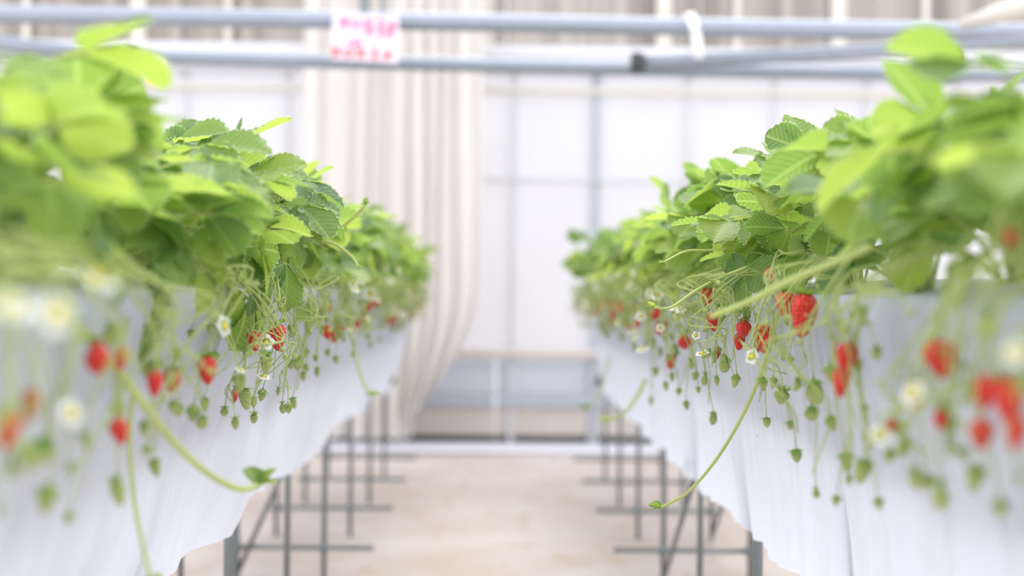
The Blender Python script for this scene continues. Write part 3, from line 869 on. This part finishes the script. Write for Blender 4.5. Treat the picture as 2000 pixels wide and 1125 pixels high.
def orient(v, up=Vector((0, 0, 1))):
    v = v.normalized()
    return v.to_track_quat('Z', 'Y').to_matrix().to_4x4()
NAME = {'red': 'ripe red strawberry', 'turning': 'half ripe strawberry', 'green': 'small unripe green strawberry'}
for side in ('left', 'right'):
    s = SIDE[side]
    for p in PL[side]:
        org = p['o'].location
        ends = []
        for (top, L, Wd, col, shape) in p['fruit']:
            me = BER[col][shape if shape is not None else fr.randrange(4)]
            k = {0: 0.80, 1: 0.78, 2: 0.80, 3: 0.9}[BER[col].index(me)]
            sw = Wd / k
            tilt = Matrix.Rotation(fr.uniform(-0.22, 0.22), 4, 'X') @ Matrix.Rotation(fr.uniform(-0.22, 0.22), 4, 'Y')
            o = obj('strawberry', me, p['o'], Matrix.Translation(top - org) @ tilt @ Matrix.Rotation(fr.uniform(0, 6.28), 4, 'Z') @ Matrix.Diagonal((sw, sw, L, 1)))
            if L > 0.02: o['label'] = NAME[col]
            cs = 1.08 if col == 'red' else 1.35
            c = obj('calyx', fr.choice(CAL), o, Matrix.Diagonal((cs, cs, cs * sw / L, 1)))
            ends.append((top + Vector((0, 0, 0.10 * sw)), 0.0009 if L < 0.03 else 0.0012))
        for (c, rad, face) in p['flower']:
            d = {'aisle': Vector((-s * 0.8, -0.55, 0.25)), 'cam': Vector((-s * 0.25, -1, 0.2)), 'up': Vector((-s * 0.35, -0.25, 1))}[face]
            d = d + Vector((fr.uniform(-.25, .25), fr.uniform(-.25, .25), fr.uniform(-.25, .25)))
            mm = Matrix.Translation(c - org) @ orient(d) @ Matrix.Rotation(fr.uniform(0, 6), 4, 'Z') @ Matrix.Scale(rad, 4)
            o = obj('flower', FL_C, p['o'], mm)
            o['label'] = 'white strawberry flower with a yellow centre'
            for q in range(5):
                obj('petal', FL_P, o, Matrix.Rotation(q * 2 * math.pi / 5, 4, 'Z'))
            obj('sepals', FL_S, o, Matrix.Translation((0, 0, -0.06)) @ Matrix.Scale(1.5, 4))
            ends.append((c - d.normalized() * rad * 0.1, 0.0010))
        for c in p['loose']: ends.append((c, 0.0009))
        # stalks: groups of ends share a stalk that leans over the rim and forks
        ends.sort(key=lambda e: e[0].y + fr.uniform(-0.04, 0.04))
        for a in range(0, len(ends), 4):
            grp = ends[a:a + 4]
            mean = sum((e[0] for e in grp), Vector()) / len(grp)
            zt = max(e[0].z for e in grp)
            grp = sorted(grp, key=lambda e: -e[0].z)
            c0 = org + Vector((fr.uniform(-.01, .01), fr.uniform(-.01, .01), 0.002))
            first = grp[0][0]
            rimp = Vector((s * (RIM[side] - fr.uniform(0.015, 0.05)), org.y * 0.65 + first.y * 0.35 + fr.uniform(-0.05, 0.02), max(EYE + fr.uniform(0.0, 0.05), first.z + 0.02)))
            way = []
            for (e, rr) in grp:
                way.append(e + Vector((s * fr.uniform(-0.016, 0.008), fr.uniform(-0.018, 0.022), fr.uniform(0.014, 0.03))))
            g = MB()
            path = spline([c0, c0.lerp(rimp, 0.5) + Vector((0, 0, 0.028)), rimp] + way, 5)
            n_ = len(path)
            g.tube([q - org for q in path], [0.0023 - 0.0013 * i / (n_ - 1) for i in range(n_)], 6)
            for i_, (e, rr) in enumerate(grp):
                j_ = min(n_ - 1, max(0, (3 + i_) * 5 - 6))
                st = path[j_]
                mid = way[i_].lerp(st, 0.25) + Vector((0, 0, 0.012))
                pth = bez(st, mid, e, 7)
                g.tube([q - org for q in pth], [0.0013 + (rr - 0.0013) * i / 7 for i in range(8)], 5)
                if fr.random() < 0.5:      # bract at the fork
                    q = st - org
                    for w_ in range(2):
                        g.tube([q, q + Vector((-s * fr.uniform(0.002, 0.01), fr.uniform(-.01, .01), fr.uniform(0.0, 0.008)))], [0.0018, 0.0003], 5)
            for c in p['loose']:
                if any((e[0] - c).length < 1e-6 for e in grp):   # closed buds
                    for q in range(3):
                        b0 = c - org + Vector((fr.uniform(-.004, .004), fr.uniform(-.004, .004), 0))
                        g.tube([b0, b0 + Vector((0, 0, 0.004)), b0 + Vector((-s*0.001, 0, 0.009))], [0.0012, 0.0032, 0.0006], 6)
            obj('fruit_stalk', g.mesh('fruit_stalk', M['stalk']), p['o'])

# ------------------------------------------------------------------ runners that hang into the aisle
def runner(pts, r, tipn=3, tips=0.022, owner=None, color='runner'):
    """pts: (px, py, Y) along the runner"""
    P3 = [at(x, y, Y) for (x, y, Y) in pts]
    side = 'left' if P3[0].x < 0 else 'right'
    p = nearest(side, P3[0].y)
    org = p['o'].location
    path = spline([q - org for q in P3], 8)
    n = len(path)
    g = MB(); g.tube(path, [r * (1 - 0.25 * i / (n - 1)) for i in range(n)], 8)
    o = obj('runner', g.mesh('runner', M[color]), p['o'])
    o['label'] = 'long pale green runner hanging into the aisle'
    d = (path[-1] - path[-4]).normalized()
    for k in range(tipn):
        m = Matrix.Translation(path[-1]) @ (d.to_track_quat('X', 'Z').to_matrix().to_4x4()) @ Matrix.Rotation(R(-70 + 140 * k / max(1, tipn - 1)), 4, 'Z') @ Matrix.Rotation(R(-20 - 25 * (k % 2)), 4, 'Y') @ Matrix.Scale(tips * (1 if k % 2 else 0.8), 4)
        obj('young_leaf', LEAFLETS[(k * 3) % 8][1], o, m)
runner([(1560, 560, 2.30), (1524, 604, 2.34), (1500, 690, 2.42), (1462, 790, 2.5), (1405, 890, 2.58), (1345, 960, 2.62), (1290, 992, 2.64)], 0.0036, 5, 0.026)
runner([(90, 560, 1.45), (165, 645, 1.5), (250, 745, 1.58), (330, 850, 1.68), (400, 918, 1.78), (465, 953, 1.86), (505, 948, 1.9)], 0.0052, 4, 0.034)
runner([(262, 760, 1.75), (255, 850, 1.75), (262, 960, 1.72), (278, 1050, 1.70), (296, 1130, 1.68)], 0.0032, 2, 0.015)
runner([(680, 600, 4.1), (687, 650, 4.1), (700, 715, 4.05), (716, 760, 4.0), (728, 772, 3.95)], 0.0045, 3, 0.03)
runner([(1262, 740, 4.3), (1245, 772, 4.3), (1220, 806, 4.25), (1186, 822, 4.2)], 0.006, 3, 0.035)
runner([(1190, 700, 6.0), (1170, 770, 6.0), (1145, 795, 5.9)], 0.005, 3, 0.04)
runner([(1700, 482, 1.62), (1620, 516, 1.72), (1540, 550, 1.82), (1460, 590, 1.92), (1390, 618, 2.0)], 0.0056, 0)
runner([(1462, 520, 2.55), (1400, 545, 2.55), (1355, 570, 2.5), (1310, 600, 2.48), (1276, 600, 2.45)], 0.0028, 3, 0.016)
runner([(1420, 485, 2.6), (1380, 488, 2.6), (1340, 490, 2.58), (1296, 512, 2.55)], 0.0024, 3, 0.012)
runner([(600, 470, 3.0), (655, 452, 3.0), (690, 425, 2.98), (714, 400, 2.96)], 0.0042, 3, 0.016)
runner([(600, 470, 3.0), (650, 475, 3.0), (686, 500, 2.98), (700, 520, 2.96)], 0.0036, 3, 0.014)
